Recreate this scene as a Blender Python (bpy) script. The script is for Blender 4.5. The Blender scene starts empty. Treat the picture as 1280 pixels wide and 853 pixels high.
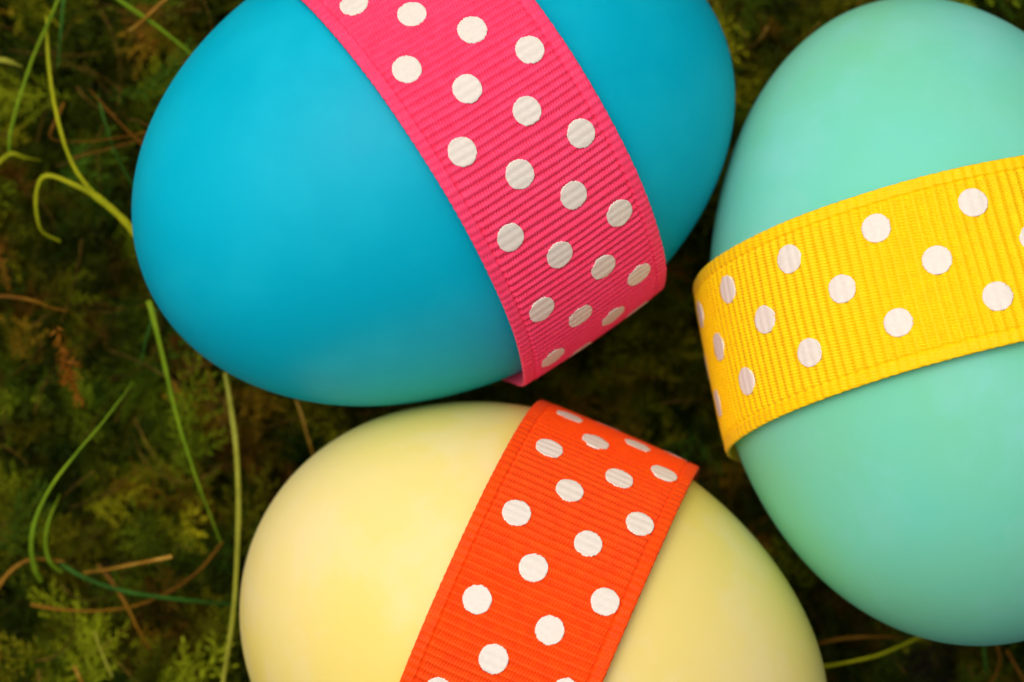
import bpy, math, random
import numpy as np
from mathutils import Vector

MM = 0.001
rng = np.random.default_rng(7)
random.seed(7)
scene = bpy.context.scene
COL = scene.collection

# ------------------------------------------------------------------ camera
CAM_H = 293.0                      # mm above the level the eggs rest on
FPX = 1280 * 100 / 36              # focal length in photo pixels
cam_d = bpy.data.cameras.new("camera")
cam_d.lens = 100; cam_d.sensor_width = 36
cam_d.clip_start = 0.005; cam_d.clip_end = 50
cam_d.dof.use_dof = True
cam_d.dof.focus_distance = 0.2545
cam_d.dof.aperture_fstop = 22.0
cam = bpy.data.objects.new("camera", cam_d)
cam.location = (0, 0, CAM_H * MM)
COL.objects.link(cam)
scene.camera = cam

# ------------------------------------------------------------------ sky and soft sun (overcast daylight)
SUN_EL, SUN_ROT = math.radians(66), math.radians(-40)
world = bpy.data.worlds.new("World"); scene.world = world
world.use_nodes = True
wn = world.node_tree
bg = wn.nodes["Background"]
sky = wn.nodes.new("ShaderNodeTexSky")
sky.sky_type = 'NISHITA'; sky.sun_disc = False
sky.sun_elevation = SUN_EL; sky.sun_rotation = SUN_ROT
sky.air_density = 0.35; sky.dust_density = 8.0; sky.ozone_density = 0.0
wn.links.new(sky.outputs[0], bg.inputs[0])
bg.inputs[1].default_value = 0.15
sun_d = bpy.data.lights.new("sun", 'SUN')
sun_d.energy = 1.3; sun_d.angle = math.radians(100); sun_d.color = (1.0, 0.87, 0.68)
sun = bpy.data.objects.new("sun", sun_d)
sdir = Vector((math.sin(SUN_ROT) * math.cos(SUN_EL), math.cos(SUN_ROT) * math.cos(SUN_EL), math.sin(SUN_EL)))
sun.rotation_euler = sdir.to_track_quat('Z', 'Y').to_euler()
sun.location = (-0.3, 0.4, 0.6)
COL.objects.link(sun)

vs = scene.view_settings
vs.view_transform = 'Standard'; vs.look = 'None'; vs.gamma = 1.0
vs.exposure = -0.38
vs.use_curve_mapping = False

# ------------------------------------------------------------------ helpers
def unproject(px, py, z):
    d = CAM_H - z
    return np.array([(px - 640) * d / FPX, (426.5 - py) * d / FPX, z])

def mesh_np(name, verts, faces, smooth=True):
    """verts in mm (N,3), faces (M,3) or (M,4) integer arrays, or list of such."""
    if not isinstance(faces, list): faces = [faces]
    me = bpy.data.meshes.new(name)
    verts = np.asarray(verts, dtype=np.float32) * MM
    loops = np.concatenate([f.reshape(-1) for f in faces]).astype(np.int32)
    sizes = np.concatenate([np.full(len(f), f.shape[1]) for f in faces]).astype(np.int32)
    starts = np.concatenate([[0], np.cumsum(sizes)[:-1]]).astype(np.int32)
    me.vertices.add(len(verts)); me.vertices.foreach_set("co", verts.reshape(-1))
    me.loops.add(len(loops)); me.loops.foreach_set("vertex_index", loops)
    me.polygons.add(len(sizes)); me.polygons.foreach_set("loop_start", starts)
    me.polygons.foreach_set("loop_total", sizes)
    me.polygons.foreach_set("use_smooth", np.full(len(sizes), smooth))
    me.update(calc_edges=True)
    return me

def link(name, me, mat, parent=None):
    o = bpy.data.objects.new(name, me)
    COL.objects.link(o)
    if mat is not None: me.materials.append(mat)
    if parent is not None: o.parent = parent
    return o

def tag(o, label=None, cat=None, group=None, kind=None):
    if label: o["label"] = label
    if cat: o["category"] = cat
    if group: o["group"] = group
    if kind: o["kind"] = kind
    return o

def new_mat(name):
    m = bpy.data.materials.new(name); m.use_nodes = True
    nt = m.node_tree
    return m, nt, nt.nodes["Principled BSDF"]

def noise(nt, scale, detail=3, rough=0.5, coord="Object", seed=0.0):
    tc = nt.nodes.new("ShaderNodeTexCoord")
    mp = nt.nodes.new("ShaderNodeMapping"); mp.inputs["Location"].default_value = (seed, seed * 1.7, seed * .3)
    n = nt.nodes.new("ShaderNodeTexNoise")
    n.inputs["Scale"].default_value = scale; n.inputs["Detail"].default_value = detail
    n.inputs["Roughness"].default_value = rough
    nt.links.new(tc.outputs[coord], mp.inputs["Vector"]); nt.links.new(mp.outputs[0], n.inputs["Vector"])
    return n.outputs["Fac"]

def ramp(nt, fac, stops):
    r = nt.nodes.new("ShaderNodeValToRGB")
    el = r.color_ramp.elements
    while len(el) < len(stops): el.new(0.5)
    for e, (p, c) in zip(el, stops): e.position = p; e.color = (*c, 1)
    nt.links.new(fac, r.inputs[0])
    return r.outputs[0]

# ------------------------------------------------------------------ materials
def shell_mat(name, base, alt, pale, seed):
    m, nt, b = new_mat(name)
    big = noise(nt, 38, 3, 0.5, seed=seed)
    c1 = ramp(nt, big, [(0.36, alt), (0.62, base)])
    fine = noise(nt, 90, 5, 0.62, seed=seed + 3)
    f = nt.nodes.new("ShaderNodeMapRange"); f.inputs[1].default_value = .48; f.inputs[2].default_value = .70
    f.inputs[4].default_value = .75
    nt.links.new(fine, f.inputs[0])
    mx = nt.nodes.new("ShaderNodeMixRGB"); mx.inputs[2].default_value = (*pale, 1)
    nt.links.new(f.outputs[0], mx.inputs[0]); nt.links.new(c1, mx.inputs[1])
    nt.links.new(mx.outputs[0], b.inputs["Base Color"])
    rr = nt.nodes.new("ShaderNodeMapRange"); rr.inputs[3].default_value = .34; rr.inputs[4].default_value = .5
    nt.links.new(big, rr.inputs[0]); nt.links.new(rr.outputs[0], b.inputs["Roughness"])
    b.inputs["Specular IOR Level"].default_value = 0.10
    b.inputs["Subsurface Weight"].default_value = 0.25
    b.inputs["Subsurface Radius"].default_value = (1, .8, .5)
    b.inputs["Subsurface Scale"].default_value = 0.0012
    pores = noise(nt, 1500, 2, 0.5, seed=seed)
    bp = nt.nodes.new("ShaderNodeBump"); bp.inputs["Strength"].default_value = 0.10; bp.inputs["Distance"].default_value = 0.0001
    nt.links.new(pores, bp.inputs["Height"]); nt.links.new(bp.outputs[0], b.inputs["Normal"])
    return m

def ribbon_mat(name, base, alt, seed):
    m, nt, b = new_mat(name)
    f = noise(nt, 900, 3, 0.6, seed=seed)
    nt.links.new(ramp(nt, f, [(0.3, alt), (0.7, base)]), b.inputs["Base Color"])
    b.inputs["Roughness"].default_value = 0.5
    b.inputs["Specular IOR Level"].default_value = 0.15
    b.inputs["Sheen Weight"].default_value = 0.05
    return m

M_SHELL = {
    'blue': shell_mat("blue_dyed_shell", (0.0, 0.47, 0.67), (0.0, 0.435, 0.63), (0.004, 0.51, 0.70), 1.3),
    'yellow': shell_mat("yellow_dyed_shell", (0.86, 0.74, 0.29), (0.86, 0.72, 0.17), (0.88, 0.76, 0.42), 4.1),
    'green': shell_mat("green_dyed_shell", (0.17, 0.67, 0.53), (0.19, 0.65, 0.42), (0.23, 0.69, 0.62), 7.7),
}
M_RIB = {
    'blue': ribbon_mat("pink_grosgrain", (0.98, 0.066, 0.19), (0.96, 0.048, 0.15), 1),
    'yellow': ribbon_mat("orange_grosgrain", (0.93, 0.085, 0.0), (0.90, 0.06, 0.0), 2),
    'green': ribbon_mat("yellow_grosgrain", (0.97, 0.66, 0.0), (0.95, 0.60, 0.0), 3),
}
M_DOT, _nt, _b = new_mat("white_printed_ink")
_nt.links.new(ramp(_nt, noise(_nt, 2500, 2, .6), [(0.3, (0.74, 0.71, 0.64)), (0.7, (0.80, 0.775, 0.71))]), _b.inputs["Base Color"])
_b.inputs["Roughness"].default_value = 0.6

M_SOIL, _nt, _b = new_mat("dark_soil")
_nt.links.new(ramp(_nt, noise(_nt, 300, 6, .65), [(0.3, (0.010, 0.007, 0.004)), (0.7, (0.035, 0.022, 0.010))]), _b.inputs["Base Color"])
_b.inputs["Roughness"].default_value = 0.95

def plant_mat(name, attr=None, colour=None, alt=None, trans=0.3, seed=0):
    m, nt, b = new_mat(name)
    if attr:
        a = nt.nodes.new("ShaderNodeAttribute"); a.attribute_name = attr
        src = a.outputs["Color"]
    else:
        src = ramp(nt, noise(nt, 130, 4, .7, seed=seed), [(0.30, tuple(.6 * q for q in alt)), (0.48, alt), (0.62, colour), (0.8, (colour[0] * 1.25, colour[1] * 1.1, colour[2]))])
    nt.links.new(src, b.inputs["Base Color"])
    b.inputs["Roughness"].default_value = 0.5
    b.inputs["Specular IOR Level"].default_value = 0.06
    tr = nt.nodes.new("ShaderNodeBsdfTranslucent"); nt.links.new(src, tr.inputs[0])
    ms = nt.nodes.new("ShaderNodeMixShader"); ms.inputs[0].default_value = trans
    nt.links.new(b.outputs[0], ms.inputs[1]); nt.links.new(tr.outputs[0], ms.inputs[2])
    nt.links.new(ms.outputs[0], nt.nodes["Material Output"].inputs[0])
    return m

# ------------------------------------------------------------------ egg geometry (mm)
# x, y, z, azimuth, tilt, length, radius, asymmetry | ribbon: shift, d_az, d_tilt, rho1, rho2, off_n, off_u, half width
EGG = {
    'blue': [-7.2543, 17.7607, 20.2095, 0.4461, -0.1411, 60.9747, 22.3674, -0.015, 2.6514, 0.1243, -0.0422, 23.0704, 22.3747, 0.0113, -0.048, 8.2908],
    'yellow': [2.1786, -29.585, 20.2309, -0.3901, 0.0878, 58.6298, 22.2361, -0.0711, -0.5214, -0.0081, 0.0131, 22.4471, 22.2642, -0.1145, 0.0176, 8.2928],
    'green': [41.6969, 2.2729, 20.258, -1.3904, 0.1992, 63.7226, 22.8928, 0.058, -0.5367, 0.0531, 0.0038, 22.7386, 23.4364, -0.1765, 0.0345, 8.3075],
}
def axis(ph, al): return np.array([math.cos(ph) * math.cos(al), math.sin(ph) * math.cos(al), math.sin(al)])
def frame(a):
    n = np.cross([0, 0, 1.], a); n /= np.linalg.norm(n)
    return n, np.cross(a, n)
def prof(s, R, k): return R * np.sqrt(np.maximum(0, 1 - s * s)) * (1 + k * s - 0.25 * k * k)
SHRINK = 0.992

def egg_mesh(x):
    ns, nt_ = 96, 128
    c = np.array(x[:3]); a = axis(x[3], x[4]); n, u = frame(a)
    s = np.cos(np.linspace(0, math.pi, ns + 1)[1:-1]); r = prof(s, x[6] * SHRINK, x[7])
    t = np.linspace(0, 2 * math.pi, nt_, endpoint=False)
    v = s[:, None, None] * x[5] / 2 * SHRINK * a + r[:, None, None] * (np.cos(t)[None, :, None] * n + np.sin(t)[None, :, None] * u)
    v = np.r_[v.reshape(-1, 3), [x[5] / 2 * SHRINK * a], [-x[5] / 2 * SHRINK * a]]
    i, j = np.meshgrid(np.arange(ns - 2), np.arange(nt_), indexing='ij'); j2 = (j + 1) % nt_
    q = np.stack([i * nt_ + j, (i + 1) * nt_ + j, (i + 1) * nt_ + j2, i * nt_ + j2], -1).reshape(-1, 4)
    T, B = (ns - 1) * nt_, (ns - 1) * nt_ + 1
    k = np.arange(nt_); k2 = (k + 1) % nt_
    top = np.stack([np.full(nt_, T), k, k2], -1)
    bot = np.stack([np.full(nt_, B), (ns - 2) * nt_ + k2, (ns - 2) * nt_ + k], -1)
    return mesh_np("shell", v, [q, top, bot])

def egg_sdf(x, p, grow=0.0):
    """negative inside the egg (rough)"""
    d = p - np.array(x[:3]); a = axis(x[3], x[4])
    s = d @ a; rad = np.linalg.norm(d - s[:, None] * a, axis=1)
    hl = x[5] / 2 + grow
    sn = np.clip(s / hl, -1, 1)
    return np.where(np.abs(s) < hl, rad - prof(sn, x[6] + grow, x[7]), np.maximum(np.hypot(np.abs(s) - hl, rad), 0.5))

# ------------------------------------------------------------------ ribbons
RIB = {  # rib pitch, thread pitch, dot columns (v mm, arc phase), dot pitch, radius
    'blue': dict(p=0.78, cols=[(-5.07, 20.3), (-1.60, 24.65), (1.90, 29.05), (5.17, 33.35)], pitch=8.79),
    'yellow': dict(p=0.80, cols=[(-4.75, 4.35), (-1.33, 8.55), (2.22, 4.30), (5.68, 8.78)], pitch=8.82),
    'green': dict(p=0.95, cols=[(-4.86, 34.75), (-0.55, 39.15), (3.92, 34.95)], pitch=8.86),
}
THREAD = 0.285
SELV = 1.25
A_RIB, A_THR = 0.13, 0.27
BASE_OUT, BASE_IN = 0.13, -0.17

def ribbon_env(x):
    a = axis(x[3] + x[9], x[4] + x[10]); n, u = frame(a)
    c = x[8] * axis(x[3], x[4]) + x[13] * n + x[14] * u
    return a, n, u, c, x[15], x[11], x[12]

def relief(arc, v, w, p, env=False):
    """height of the grosgrain weave above the ribbon's base surface"""
    arc = arc + 0.08 * np.sin(arc * 0.83 + 1.0) + 0.03 * np.sin(arc * 2.1 + v * 0.35) + 0.10 * (v / w) ** 2 + 0.02 * np.sin(v * .8 + arc * .21)
    ph = arc / p
    ridge = 0.5 + 0.5 * np.cos(2 * math.pi * ph)
    ridge = ridge ** 0.8
    edge = w - np.abs(v)                      # distance from the selvedge
    inner = np.clip((edge - SELV) / 0.25, 0, 1); inner = inner * inner * (3 - 2 * inner)
    h_in = A_RIB * ridge
    alt = np.floor(ph + 0.5)
    thr = 0.5 + 0.5 * np.cos(2 * math.pi * v / THREAD + math.pi * alt + 0.9 * np.sin(2 * math.pi * ph))
    groove = (1 - ridge) ** 0.8
    thr = thr ** 0.7
    if not env: h_in = h_in - A_THR * (0.10 + 0.90 * groove) * (1 - thr)
    ridge2 = ridge
    rj = (np.sin(np.floor(ph + .5) * 12.9898) * 43758.5453) % 1
    h_ed = 0.03 + (0.04 + 0.06 * rj) * ridge2 - (0 if env else 0.10 * (1 - thr) * (0.4 + 0.6 * (1 - ridge2)))
    notch = np.exp(-((edge - SELV) / 0.13) ** 2) * (0.5 + 0.5 * np.cos(2 * math.pi * (ph + 0.5)))
    h = h_in * inner + h_ed * (1 - inner) - (0 if env else (0.20 * notch + 0.12 * np.exp(-((edge - SELV) / 0.10) ** 2)))
    h = h - 0.10 * np.clip(1 - edge / 0.3, 0, 1) ** 2
    return h

def wave(theta, v, w, seed):
    """slow unevenness of the taut band, so that it is not a perfect cone"""
    return 0.06 * np.sin(3 * theta + seed) * (v / w) + 0.05 * np.sin(5 * theta + 2 * seed) - 0.10 * (v / w) ** 2 \
        + 0.04 * np.sin(11 * theta + seed * 3) * (v / w) ** 3

def egg_radius(x, theta, v):
    """distance from the ribbon's own axis to the shell, found by bisection"""
    a, n, u, c, w, r1, r2 = ribbon_env(x)
    d = (np.cos(theta)[..., None] * n + np.sin(theta)[..., None] * u).reshape(-1, 3)
    o = (c + np.array(x[:3]) + v[..., None] * a).reshape(-1, 3)
    lo, hi = np.full(len(o), 10.0), np.full(len(o), 30.0)
    for _ in range(14):
        m = (lo + hi) / 2; ins = egg_sdf(x, o + d * m[:, None]) < 0
        lo = np.where(ins, m, lo); hi = np.where(ins, hi, m)
    return lo.reshape(theta.shape)

def ribbon_surface(x, key, theta, v, h):
    a, n, u, c, w, r1, r2 = ribbon_env(x)
    rho = r1 + (r2 - r1) * (v + w) / (2 * w) + wave(theta, v, w, x[0])
    if key == 'blue':      # drawn in against the shell on the underside
        hug = np.clip((0.22 - np.sin(theta)) / 0.35, 0, 1); hug = hug * hug * (3 - 2 * hug)
        rho = rho + hug * np.minimum(0, egg_radius(x, theta, v) + 0.12 - rho)
    rho = rho + h
    return c + v[..., None] * a + rho[..., None] * (np.cos(theta)[..., None] * n + np.sin(theta)[..., None] * u)

def ribbon_mesh(x, key):
    a, n, u, c, w, r1, r2 = ribbon_env(x)
    rm = (r1 + r2) / 2; p = RIB[key]['p']
    lo, hi = math.radians(-18), math.radians(198)
    nf = int((hi - lo) * rm / p * 7)
    th = np.r_[np.linspace(lo, hi, nf), np.linspace(hi, lo + 2 * math.pi, 120)[1:-1]]
    nv = int(2 * w / (THREAD / 4)) | 1
    v0 = np.linspace(-1, 1, nv)
    TH, V0 = np.meshgrid(th, v0, indexing='ij')
    arc = TH * rm
    rj = rng.uniform(.2, 1, 400)[(np.floor(arc / p).astype(int)) % 400]
    scal = 1 + (0.030 / w) * rj * np.cos(2 * math.pi * (arc / p + 0.5)) * np.clip((np.abs(V0) - 0.9) / 0.1, 0, 1)
    V = V0 * w * scal
    fade = np.clip(np.minimum((TH - lo), (hi - TH)) / 0.06, 0, 1)
    h = relief(arc, V0 * w, w, p) * fade + BASE_OUT
    P = ribbon_surface(x, key, TH, V, h).reshape(-1, 3)
    nu = len(th)
    Vi = np.stack([V[:, 0], V[:, -1]], 1); THi = np.stack([th, th], 1)
    Pi = ribbon_surface(x, key, THi, Vi, np.full_like(Vi, BASE_IN)).reshape(-1, 3)
    i, j = np.meshgrid(np.arange(nu), np.arange(nv - 1), indexing='ij'); i2 = (i + 1) % nu
    q = np.stack([i * nv + j, i2 * nv + j, i2 * nv + j + 1, i * nv + j + 1], -1).reshape(-1, 4)
    k = np.arange(nu); k2 = (k + 1) % nu; o = nu * nv
    s1 = np.stack([k * nv, o + k * 2, o + k2 * 2, k2 * nv], -1)
    s2 = np.stack([k * nv + nv - 1, k2 * nv + nv - 1, o + k2 * 2 + 1, o + k * 2 + 1], -1)
    inn = np.stack([o + k * 2, o + k * 2 + 1, o + k2 * 2 + 1, o + k2 * 2], -1)
    return mesh_np("ribbon", np.r_[P, Pi], np.r_[q, s1, s2, inn])

def dot_mesh(x, key, arc0, v0):
    a, n, u, c, w, r1, r2 = ribbon_env(x)
    rm = (r1 + r2) / 2; p = RIB[key]['p']
    R = 1.31 + rng.normal(0, 0.015)
    nvv, nuu = 25, 22
    vv = np.linspace(-0.985, 0.985, nvv) * R
    half = np.sqrt(R * R - vv * vv)
    jl = half + rng.normal(0, 0.035, nvv); jr = half + rng.normal(0, 0.035, nvv)
    t = np.linspace(0, 1, nuu)
    U = arc0 + (-jl[:, None] * (1 - t) + jr[:, None] * t)
    V = v0 + np.repeat(vv[:, None], nuu, 1)
    h = relief(U, V, w, p, env=True)
    h = 0.3 * h + 0.7 * A_RIB
    edge_d = np.minimum(t, 1 - t)[None] * np.ones((nvv, 1))
    P = ribbon_surface(x, key, U / rm, V, h + BASE_OUT + 0.012)
    Pb = ribbon_surface(x, key, U / rm, V, h * 0 + BASE_OUT - 0.03)
    top = P.reshape(-1, 3)
    i, j = np.meshgrid(np.arange(nvv - 1), np.arange(nuu - 1), indexing='ij')
    q = np.stack([i * nuu + j, i * nuu + j + 1, (i + 1) * nuu + j + 1, (i + 1) * nuu + j], -1).reshape(-1, 4)
    # skirt down into the weave so that the print has no floating rim
    ring = np.r_[np.arange(nuu), np.arange(1, nvv) * nuu + nuu - 1, (nvv - 1) * nuu + np.arange(nuu - 2, -1, -1), np.arange(nvv - 2, 0, -1) * nuu]
    low = Pb.reshape(-1, 3)[ring]; o = len(top); m = len(ring); k = np.arange(m); k2 = (k + 1) % m
    sk = np.stack([ring[k], o + k, o + k2, ring[k2]], -1)
    return mesh_np("polka_dot", np.r_[top, low], np.r_[q, sk])

# ------------------------------------------------------------------ ground: soil sheet
def hills(x, y):
    return (2.2 * np.sin(x / 17 + 1.1) * np.cos(y / 14 - .4) + 1.6 * np.sin(x / 8.3 - y / 9.1 + 2) + 0.9 * np.sin(x / 4.1 + y / 5.2))

g = np.linspace(-1, 1, 161); g = np.sign(g) * np.abs(g) ** 2 * 600
GX, GY = np.meshgrid(g, g, indexing='ij')
GZ = -15 + 0.5 * hills(GX, GY) + rng.normal(0, .35, GX.shape)
i, j = np.meshgrid(np.arange(160), np.arange(160), indexing='ij')
q = np.stack([i * 161 + j, (i + 1) * 161 + j, (i + 1) * 161 + j + 1, i * 161 + j + 1], -1).reshape(-1, 4)
tag(link("ground", mesh_np("ground", np.stack([GX, GY, GZ], -1).reshape(-1, 3), q), M_SOIL), kind="structure")

# ------------------------------------------------------------------ moss
def leaf_arrays(b, d, nrm, l, wd, droop):
    """b,d,nrm (N,3); returns verts (N,4,3)"""
    s = np.cross(d, nrm)
    mid = b + d * (l * 0.42)[:, None] + nrm * (wd * 0.28)[:, None]
    tip = b + d * l[:, None] - nrm * (l * droop)[:, None]
    return np.stack([b, mid + s * (wd / 2)[:, None], tip, mid - s * (wd / 2)[:, None]], 1)

def unit(v): return v / np.maximum(np.linalg.norm(v, axis=-1, keepdims=True), 1e-9)

def make_shoot(rg, L, flat=False):
    """a feathery moss shoot: main stem with side branches, all clothed in small pointed leaves"""
    curve = rg.uniform(0.25, 0.95); az = rg.uniform(0, 2 * math.pi)
    n = 26
    t = np.linspace(0, 1, n)
    ang = rg.uniform(0.1, 0.35) + curve * t ** 1.4
    if flat: ang = rg.uniform(.75, 1.1) + .55 * t
    step = L / (n - 1)
    hx = np.cumsum(np.sin(ang)) * step; hz = np.cumsum(np.cos(ang)) * step
    wob = 0.4 * np.sin(t * rg.uniform(3, 7) + rg.uniform(0, 6))
    stem = np.stack([hx * math.cos(az) - wob * math.sin(az), hx * math.sin(az) + wob * math.cos(az), hz], 1)
    tan = unit(np.gradient(stem, axis=0))
    side = np.array([-math.sin(az), math.cos(az), 0])
    B, D, N, LL, WW, TT = [], [], [], [], [], []
    def clothe(path, length, leafL, tt0, tt1, spacing):
        m = max(4, int(length / spacing))
        s = np.linspace(0.05, 1, m)
        idx = s * (len(path) - 1); i0 = np.clip(idx.astype(int), 0, len(path) - 2); f = (idx - i0)[:, None]
        b = path[i0] * (1 - f) + path[i0 + 1] * f
        tg = unit(path[i0 + 1] - path[i0])
        ref = unit(np.cross(tg, rg.normal(size=3))); ref2 = np.cross(tg, ref)
        phi = np.arange(m) * 2.4 + rg.uniform(0, 6)
        out = np.cos(phi)[:, None] * ref + np.sin(phi)[:, None] * ref2
        spread = (rg.uniform(.55, .95, m) * (1 - 0.55 * s ** 3))[:, None]
        d = unit(tg * (1 - spread * .55) + out * spread)
        nn = unit(np.cross(np.cross(d, tg), d))
        B.append(b); D.append(d); N.append(nn)
        LL.append(leafL * rg.uniform(.75, 1.2, m) * (1 - 0.45 * s ** 2)); WW.append(leafL * 0.25 * rg.uniform(.8, 1.2, m) * (1 - 0.3 * s))
        TT.append(tt0 + (tt1 - tt0) * s)
    clothe(stem, L, 1.5, 0.0, 1.0, 0.26)
    nb = int(L / 1.0)
    for k in range(nb):
        s = 0.28 + 0.68 * k / nb
        i0 = int(s * (n - 1)); sg = 1 if k % 2 else -1
        bl = (4.4 * (1 - s) ** .7 + 0.8) * rg.uniform(.6, 1.15)
        d0 = unit(tan[i0] * rg.uniform(.5, .9) + side * sg * rg.uniform(.6, 1.0) + rg.normal(0, .22, 3))
        q_ = np.linspace(0, 1, 7)[:, None]
        path = stem[i0] + d0 * bl * q_ + tan[i0] * bl * .25 * q_ ** 2 - np.array([0, 0, 1]) * bl * .18 * q_ ** 2
        clothe(path, bl, 1.15, s * .6, s * .6 + .4, 0.19)
    B, D, N = map(np.concatenate, (B, D, N)); LL, WW, TT = map(np.concatenate, (LL, WW, TT))
    v = leaf_arrays(B, D, N, LL, WW, rg.uniform(-.1, .25, len(LL)))
    return v, TT, stem

protos = [make_shoot(rng, L) for L in np.linspace(8, 14, 12)]
fronds = [make_shoot(rng, L, True) for L in np.linspace(6, 12, 10)]
PAL = np.array([(0.055, 0.085, 0.003), (0.095, 0.125, 0.004), (0.165, 0.175, 0.006), (0.032, 0.062, 0.003),
                (0.130, 0.088, 0.006), (0.170, 0.085, 0.009), (0.042, 0.100, 0.008)])
PALW = np.array([.25, .27, .18, .12, .08, .03, .07])

def patch(x, y, s, o):
    return np.sin(x / s + o) * np.cos(y / (s * .83) - 1.3 * o) + .6 * np.sin((x + y) / (s * .6) + 2.1 * o)

pts = []
def scatter(n, fl, x0, x1, y0, y1, hole=None):
    p = np.stack([rng.uniform(x0, x1, n), rng.uniform(y0, y1, n)], 1)
    if hole: p = p[~((p[:, 0] > hole[0]) & (p[:, 0] < hole[1]) & (p[:, 1] > hole[2]) & (p[:, 1] < hole[3]))]
    p = p[patch(p[:, 0], p[:, 1], 5.2, 3.3) + rng.normal(0, .5, len(p)) > (.05 if fl else -.35)]
    pts.append(np.c_[p, np.full(len(p), fl)])
scatter(3700, 0, -58, 58, -41, 41)
scatter(1900, 1, -58, 58, -41, 41)
scatter(1500, 0, -95, 95, -75, 75, (-58, 58, -41, 41))
scatter(700, 1, -95, 95, -75, 75, (-58, 58, -41, 41))
pts = np.concatenate(pts)
# nothing grows right beneath the eggs
base3 = np.c_[pts[:, :2], np.full(len(pts), 8.0)]
keep = np.ones(len(pts), bool)
for x in EGG.values(): keep &= egg_sdf(x, base3, -2.0) > 0
pts = pts[keep]
LV, LC, SV = [], [], []
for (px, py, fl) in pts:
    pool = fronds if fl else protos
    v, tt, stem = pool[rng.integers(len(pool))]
    sc = rng.uniform(.82, 1.3)
    a = rng.uniform(0, 2 * math.pi); ca, sa = math.cos(a), math.sin(a)
    lean = rng.normal(0, .28, 2)
    Rz = np.array([[ca, -sa, 0], [sa, ca, 0], [0, 0, 1]])
    Sh = np.array([[1, 0, lean[0]], [0, 1, lean[1]], [0, 0, rng.uniform(.72, 1.05)]])
    M = Sh @ Rz * sc
    z0 = -8.5 + 0.8 * hills(px, py)
    z0 -= 1.2
    dd = min(float(egg_sdf(x, np.array([[px, py, x[2]]]))[0]) for x in EGG.values())
    z0 -= 7.0 * math.exp(-max(dd, 0) / 5.0)
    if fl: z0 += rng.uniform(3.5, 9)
    w = v @ M.T + np.array([px, py, z0])
    pw = PALW.copy()
    k = patch(px, py, 9, .7)
    pw[4:6] *= max(0.15, 1 + 1.1 * k); pw[2] *= max(.2, 1 + .8 * patch(px, py, 7, 2.2)); pw /= pw.sum()
    col = PAL[rng.choice(len(PAL), p=pw)] * (rng.uniform(.9, 3.0) if fl else rng.uniform(.25, .7))  # shade of the gaps put into colour: low, older shoots darkened, top fronds brightened
    tipc = col * np.array([1.45, 1.3, 1.0])
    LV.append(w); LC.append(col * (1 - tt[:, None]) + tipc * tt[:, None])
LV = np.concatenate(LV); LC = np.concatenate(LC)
cen = LV.mean(1); ok = np.ones(len(LV), bool)
for x in EGG.values(): ok &= egg_sdf(x, cen, 0.6) > 0
for x in EGG.values():
    a, n, u, c, w, r1, r2 = ribbon_env(x)
    d = cen - c - np.array(x[:3]); s = d @ a; rad = np.linalg.norm(d - s[:, None] * a, axis=1)
    ok &= ~((np.abs(s) < w + .4) & (rad < max(r1, r2) + .6))
LV, LC = LV[ok], LC[ok]
nl = len(LV); b4 = np.arange(nl)[:, None] * 4
tri = np.concatenate([b4 + [0, 1, 2], b4 + [0, 2, 3]]).astype(np.int64)
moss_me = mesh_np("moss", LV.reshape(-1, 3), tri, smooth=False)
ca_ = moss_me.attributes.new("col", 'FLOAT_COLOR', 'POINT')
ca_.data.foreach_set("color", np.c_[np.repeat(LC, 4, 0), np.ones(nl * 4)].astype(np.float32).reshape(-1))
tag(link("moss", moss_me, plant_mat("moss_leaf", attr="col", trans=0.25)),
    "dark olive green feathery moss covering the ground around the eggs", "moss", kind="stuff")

# fine dead stems tangled through the moss, too many and too thin to count
SV_, SF_ = [], []
for k in range(420):
    cx, cy = rng.uniform(-62, 62), rng.uniform(-44, 44)
    L = rng.uniform(4, 13); a0 = rng.uniform(0, 2 * math.pi); bend = rng.normal(0, 1.0)
    t = np.linspace(0, 1, 12); an = a0 + bend * t
    path = np.stack([cx + np.cumsum(np.cos(an)) * L / 12, cy + np.cumsum(np.sin(an)) * L / 12,
                     rng.uniform(1, 7) + rng.normal(0, 1.6) * t + 1.2 * np.sin(t * 3 + k)], 1)
    if any((egg_sdf(x, path, .5) < 0).any() for x in EGG.values()): continue
    tg = unit(np.gradient(path, axis=0)); sd = unit(np.cross(tg, [0, 0, 1.])); up = np.cross(sd, tg)
    rad = rng.uniform(.06, .15) * (1 - .6 * t)
    ring = [path + (math.cos(q_) * sd + math.sin(q_) * up) * rad[:, None] for q_ in (0, 2.1, 4.2)]
    o_ = 36 * len(SV_); SV_.append(np.stack(ring, 1).reshape(-1, 3))
    ii, jj = np.meshgrid(np.arange(11), np.arange(3), indexing='ij'); j3 = (jj + 1) % 3
    SF_.append(o_ + np.stack([ii * 3 + jj, ii * 3 + j3, (ii + 1) * 3 + j3, (ii + 1) * 3 + jj], -1).reshape(-1, 4))
tag(link("plant_litter", mesh_np("plant_litter", np.concatenate(SV_), np.concatenate(SF_)),
    plant_mat("dead_stem", colour=(0.20, 0.12, 0.02), alt=(0.07, 0.045, 0.006), trans=.05, seed=12)),
    "fine brown dead stems tangled through the moss", "plant litter", kind="stuff")
print("moss leaves", nl, "moss triangles", nl * 2)

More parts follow.
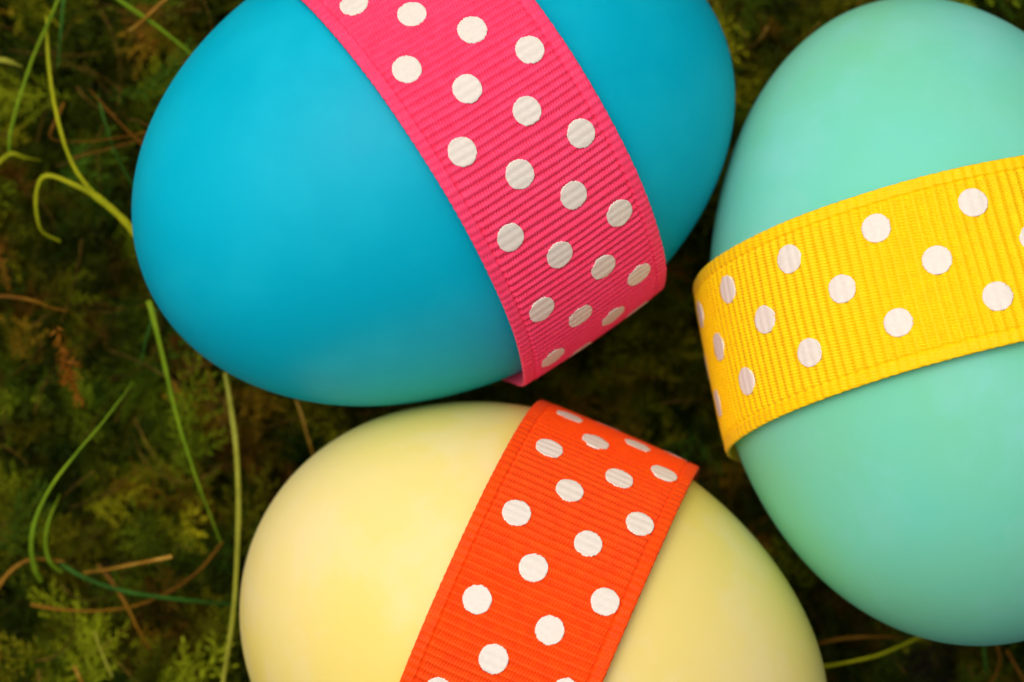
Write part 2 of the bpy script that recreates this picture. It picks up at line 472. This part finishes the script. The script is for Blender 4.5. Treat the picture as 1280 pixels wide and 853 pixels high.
# ------------------------------------------------------------------ decorated eggs
EGG_TXT = {
    'blue': ("bright blue egg wrapped in a pink ribbon with white polka dots", "pink grosgrain ribbon with rows of four white dots"),
    'yellow': ("pale yellow egg wrapped in an orange ribbon with white polka dots", "orange grosgrain ribbon with rows of four white dots"),
    'green': ("mint green egg wrapped in a yellow ribbon with white polka dots", "yellow grosgrain ribbon with rows of three white dots"),
}
for key, x in EGG.items():
    root = bpy.data.objects.new("decorated_egg", None); COL.objects.link(root)
    root.empty_display_size = 0.01
    root.location = (x[0] * MM, x[1] * MM, x[2] * MM)
    tag(root, EGG_TXT[key][0], "egg", "decorated eggs lying on the moss")
    link("shell", egg_mesh(x), M_SHELL[key], root)
    rb = link("ribbon", ribbon_mesh(x, key), M_RIB[key], root)
    rb["label"] = EGG_TXT[key][1]
    rm = (x[11] + x[12]) / 2
    for (v0, ph) in RIB[key]['cols']:
        pit = RIB[key]['pitch']
        for k in range(-12, 13):
            arc = ph + k * pit
            if key == 'yellow' and abs(arc) < 1.5: arc -= 1.2
            if math.radians(-12) < arc / rm < math.radians(192):
                link("polka_dot", dot_mesh(x, key, arc, v0), M_DOT, rb)

# ------------------------------------------------------------------ grass blades and straws
def spline(P, m=14):
    P = np.asarray(P, float); Q = np.r_[[2 * P[0] - P[1]], P, [2 * P[-1] - P[-2]]]
    out = []
    for i in range(1, len(Q) - 2):
        t = np.linspace(0, 1, m, endpoint=(i == len(Q) - 3))[:, None]
        a, b, c, d = Q[i - 1], Q[i], Q[i + 1], Q[i + 2]
        out.append(.5 * (2 * b + (c - a) * t + (2 * a - 5 * b + 4 * c - d) * t ** 2 + (3 * b - a - 3 * c + d) * t ** 3))
    return np.concatenate(out)

def blade_mesh(name, pix, width, taper=(1.0, .1), flat=.36, seed=0):
    """pix: list of (photo x, photo y, height mm); a slender folded blade, tapered to its tip"""
    rg = np.random.default_rng(seed)
    path = spline([unproject(*p) for p in pix])
    n = len(path); t = np.linspace(0, 1, n)
    tg = unit(np.gradient(path, axis=0))
    upv = np.array([0, 0, 1.]) + 0.25 * rg.normal(size=3)
    s = unit(np.cross(tg, upv)); up = np.cross(s, tg)
    wv = width * (taper[0] + (taper[1] - taper[0]) * t ** 2.2) * (1 + .07 * np.sin(t * 9 + seed) + .05 * np.sin(t * 23 + 2 * seed)) * .72
    K = 10; ph = np.linspace(0, 2 * math.pi, K, endpoint=False)
    prof_x = np.cos(ph); prof_y = np.sin(ph) * flat
    prof_y = prof_y - 0.38 * np.exp(-(prof_x / .35) ** 2) * (np.sin(ph) > 0)      # furrow along the upper face
    tw = 0.35 * np.sin(t * 3 + seed)
    cs, sn = np.cos(tw)[:, None], np.sin(tw)[:, None]
    X = prof_x * cs - prof_y * sn; Y = prof_x * sn + prof_y * cs
    V = path[:, None] + (wv / 2)[:, None, None] * (X[..., None] * s[:, None] + Y[..., None] * up[:, None])
    i, j = np.meshgrid(np.arange(n - 1), np.arange(K), indexing='ij'); j2 = (j + 1) % K
    q = np.stack([i * K + j, i * K + j2, (i + 1) * K + j2, (i + 1) * K + j], -1).reshape(-1, 4)
    V = np.r_[V.reshape(-1, 3), [path[0]], [path[-1] + tg[-1] * wv[-1] * .5]]
    k = np.arange(K); k2 = (k + 1) % K
    e1 = np.stack([np.full(K, n * K), k2, k], -1); e2 = np.stack([np.full(K, n * K + 1), (n - 1) * K + k, (n - 1) * K + k2], -1)
    return mesh_np(name, V, [q, e1, e2])

GREEN = plant_mat("fresh_grass", colour=(0.21, 0.34, 0.012), alt=(0.14, 0.26, 0.010), trans=.2, seed=1)
LIME = plant_mat("yellow_green_grass", colour=(0.40, 0.42, 0.010), alt=(0.30, 0.34, 0.008), trans=.2, seed=2)
DEEP = plant_mat("deep_green_grass", colour=(0.045, 0.16, 0.018), alt=(0.03, 0.11, 0.012), trans=.2, seed=3)
PALEG = plant_mat("pale_grass", colour=(0.38, 0.40, 0.06), alt=(0.30, 0.32, 0.03), trans=.2, seed=4)
STRAW = plant_mat("tan_straw", colour=(0.44, 0.27, 0.04), alt=(0.26, 0.13, 0.012), trans=.1, seed=5)
BROWN = plant_mat("brown_straw", colour=(0.19, 0.095, 0.006), alt=(0.12, 0.052, 0.004), trans=.1, seed=6)

BL = [  # name, label, material, width mm, points, taper
 ("grass_stalk", "long thin green blade hanging from the top left corner", GREEN, .62, [(78,-14,12),(62,25,12),(42,70,11.5),(22,130,11),(12,172,10),(12,196,9)], (.7,.8)),
 ("grass_stalk", "yellow green stub crossing the foot of the corner blade", LIME, .7, [(-12,212,9),(12,193,10),(30,197,9.5),(52,201,8)], (1,.2)),
 ("grass_stalk", "green blade slanting down to the blue egg along the top edge", GREEN, .75, [(128,-16,12),(160,8,12),(195,32,11.5),(240,68,10)], (.9,.6)),
 ("dry_straw", "short tan straw leaning across the top edge green blade", STRAW, .6, [(222,-12,12),(200,5,12.5),(180,24,12),(160,40,10)], (1,.4)),
 ("dry_straw", "rust brown straw pointing diagonally down into the blue egg", BROWN, .55, [(112,112,11),(135,138,11.5),(158,162,11),(186,188,10)], (.7,1)),
 ("dry_straw", "bent rust brown straw lying level beside the blue egg", BROWN, .6, [(80,128,9.5),(70,150,10.5),(63,171,11),(82,177,11),(120,176,10.5),(160,170,10),(195,163,9)], (.8,.8)),
 ("dry_straw", "dull brown straw low below the bent level one", BROWN, .5, [(92,197,8.5),(120,190,9),(150,182,9),(190,170,8)], (.6,.8)),
 ("grass_stalk", "thin dark green blade between the brown straws", DEEP, .6, [(122,120,9),(132,155,9.5),(146,195,9),(168,236,8)], (.5,1)),
 ("grass_stalk", "two toned green blade dropping below the blue egg to a pointed tip", GREEN, .72, [(186,376,13),(196,415,13),(207,462,12.5),(222,525,12),(246,600,11.5),(276,679,11)], (1.15,.22)),
 ("grass_stalk", "short dark green blade tucked under the left of the blue egg", DEEP, .5, [(196,385,11),(188,405,11),(181,430,10.5),(176,456,10)], (1,.3)),
 ("grass_stalk", "long pale upright blade between the blue and yellow eggs' left sides", PALEG, .74, [(281,466,11),(287,500,12),(295,560,13),(298,630,13.5),(296,700,14),(291,770,14),(279,850,13.5),(274,875,13)], (1,.9)),
 ("grass_stalk", "bright green curved blade with a free pointed tip", GREEN, .66, [(52,728,9),(44,712,10.5),(39,685,12),(44,650,13),(64,608,14),(96,566,14.5),(130,526,14.5),(166,478,14)], (1.1,.15)),
 ("grass_stalk", "small curved green blade inside the bigger curved one", GREEN, .58, [(78,716,9),(64,705,10),(57,684,11),(59,658,12),(67,636,12),(75,618,12)], (1.1,.2)),
 ("grass_stalk", "deep green blade lying level towards the yellow egg", DEEP, .72, [(74,704,8.5),(105,722,9.5),(150,738,10),(210,748,9.5),(300,757,8)], (.7,1)),
 ("dry_straw", "long brown straw sagging in an arc under the level blade", BROWN, .52, [(38,756,9),(75,762,9.5),(120,764,9.5),(170,757,9),(215,738,9),(250,712,9),(278,678,8.5)], (.9,.7)),
 ("dry_straw", "tan straw with a pale cut end above the level blade", STRAW, .55, [(104,716,9),(135,712,10),(170,705,11),(214,696,11.5)], (.6,1.05)),
 ("dry_straw", "brown straw running down from the tangle of straws", BROWN, .55, [(122,706,9),(140,728,9.5),(158,757,9.5),(172,785,9),(188,812,8)], (1,.6)),
 ("dry_straw", "pale straw curving in from the left edge", STRAW, .6, [(-14,752,10),(6,722,10.5),(24,706,10.5),(44,699,10),(80,702,9)], (1,.5)),
 ("dry_straw", "brown curl entering from the left edge level with the blue egg", BROWN, .6, [(-14,371,10.5),(15,371,11),(45,377,11),(68,386,10),(86,388,9)], (1,.4)),
 ("grass_stalk", "short olive blade by itself near the bottom edge, below the straw tangle", PALEG, .45, [(118,790,9),(124,808,9.5),(131,825,9.5),(140,846,9)], (.7,.8)),
 ("dry_straw", "short pale straw stub at the bottom left edge", STRAW, .6, [(92,832,10.5),(97,842,10.5),(103,856,10),(110,872,9)], (.8,1)),
 ("grass_stalk", "yellow green blade lying between the yellow and green eggs", LIME, .75, [(1026,834,9),(1060,828,10),(1095,820,10.5),(1125,808,10),(1150,796,9)], (.8,1)),
 ("dry_straw", "dull brown straw above the blade between yellow and green eggs", BROWN, .6, [(1018,806,7.5),(1050,799,8),(1090,796,8),(1130,797,7)], (1,.7)),
 ("grass_stalk", "short dark green stub below the green egg", DEEP, .6, [(1229,800,8),(1231,820,8.5),(1233,842,8)], (1,.9)),
 ("dry_straw", "brown straw leaning out below the green egg", BROWN, .5, [(1246,806,8),(1250,826,8.5),(1243,846,8.5),(1228,866,8)], (1,.8)),
 ("dry_straw", "brown straw at the bottom right corner", BROWN, .5, [(1258,812,7.5),(1268,830,8),(1280,850,8),(1292,868,7)], (.9,.7)),
 ("grass_stalk", "pale yellow broad grass tip poking in at the left edge near the top", PALEG, .95, [(-14,74,11),(2,75,11.5),(14,78,11.5),(28,84,11)], (1,.15)),
 ("grass_stalk", "faint green blade behind the long corner blade", DEEP, .6, [(80,-12,8.5),(77,25,9),(75,50,9),(72,85,8)], (.9,.5)),
 ("dry_straw", "dim tan straw in the gap between the blue and yellow eggs", STRAW, .45, [(370,500,6),(378,522,6.5),(384,545,6.5),(392,570,6)], (.9,.6)),
]
for i_, (nm, lab, mat, wd, pp, tp) in enumerate(BL):
    o = link(nm, blade_mesh(nm, pp, wd, tp, seed=i_ + 1), mat)
    tag(o, lab, "grass blade" if nm == "grass_stalk" else "straw", "grass blades in the moss" if nm == "grass_stalk" else "dry straws in the moss")

# forked sprig: one stem, two blades
sp = bpy.data.objects.new("grass_sprig", None); COL.objects.link(sp); sp.empty_display_size = .005
tag(sp, "yellow green forked grass sprig, one arm hooked, growing from beneath the blue egg", "grass sprig", "grass blades in the moss")
for i_, (nm, pp, wd, tp) in enumerate([
    ("stem", [(172,296,12.5),(156,277,13),(138,260,13),(118,244,13)], 1.05, (1.0, .92)),
    ("blade", [(126,250,13),(110,234,13),(92,208,13),(78,172,13),(66,120,12.5),(60,70,12),(58,20,11)], .66, (1.05, .5)),
    ("blade", [(128,254,12.9),(110,240,12.8),(88,229,12.8),(64,220,12.8),(51,224,12.5),(45,244,12),(46,270,11.5),(53,290,11),(75,302,10)], .66, (1.05, .55))]):
    link(nm, blade_mesh(nm, pp, wd, tp, seed=50 + i_), LIME, sp)

# withered rust coloured moss sprig
v, tt, stem = make_shoot(np.random.default_rng(11), 8.5)
A0, A1 = unproject(70, 398, 12.5), unproject(100, 492, 11.5)
ex = unit(A1 - A0); ey = unit(np.cross([0, 0, 1.], ex)); ez = np.cross(ex, ey)
se = unit(stem[-1] - stem[0]); s1 = unit(np.cross(se, [.3, .9, .1])); s2 = np.cross(se, s1)
w = (v @ se)[..., None] * ex + (v @ s1)[..., None] * ey * .8 + (v @ s2)[..., None] * ez * .5 + A0
b4 = np.arange(len(w))[:, None] * 4
wm = plant_mat("withered_moss", colour=(0.46, 0.20, 0.012), alt=(0.28, 0.10, 0.006), trans=.2, seed=9)
tag(link("withered_sprig", mesh_np("withered_sprig", w.reshape(-1, 3), np.concatenate([b4 + [0, 1, 2], b4 + [0, 2, 3]]), False), wm),
    "withered rust brown moss sprig left of the blue egg", "dry sprig")
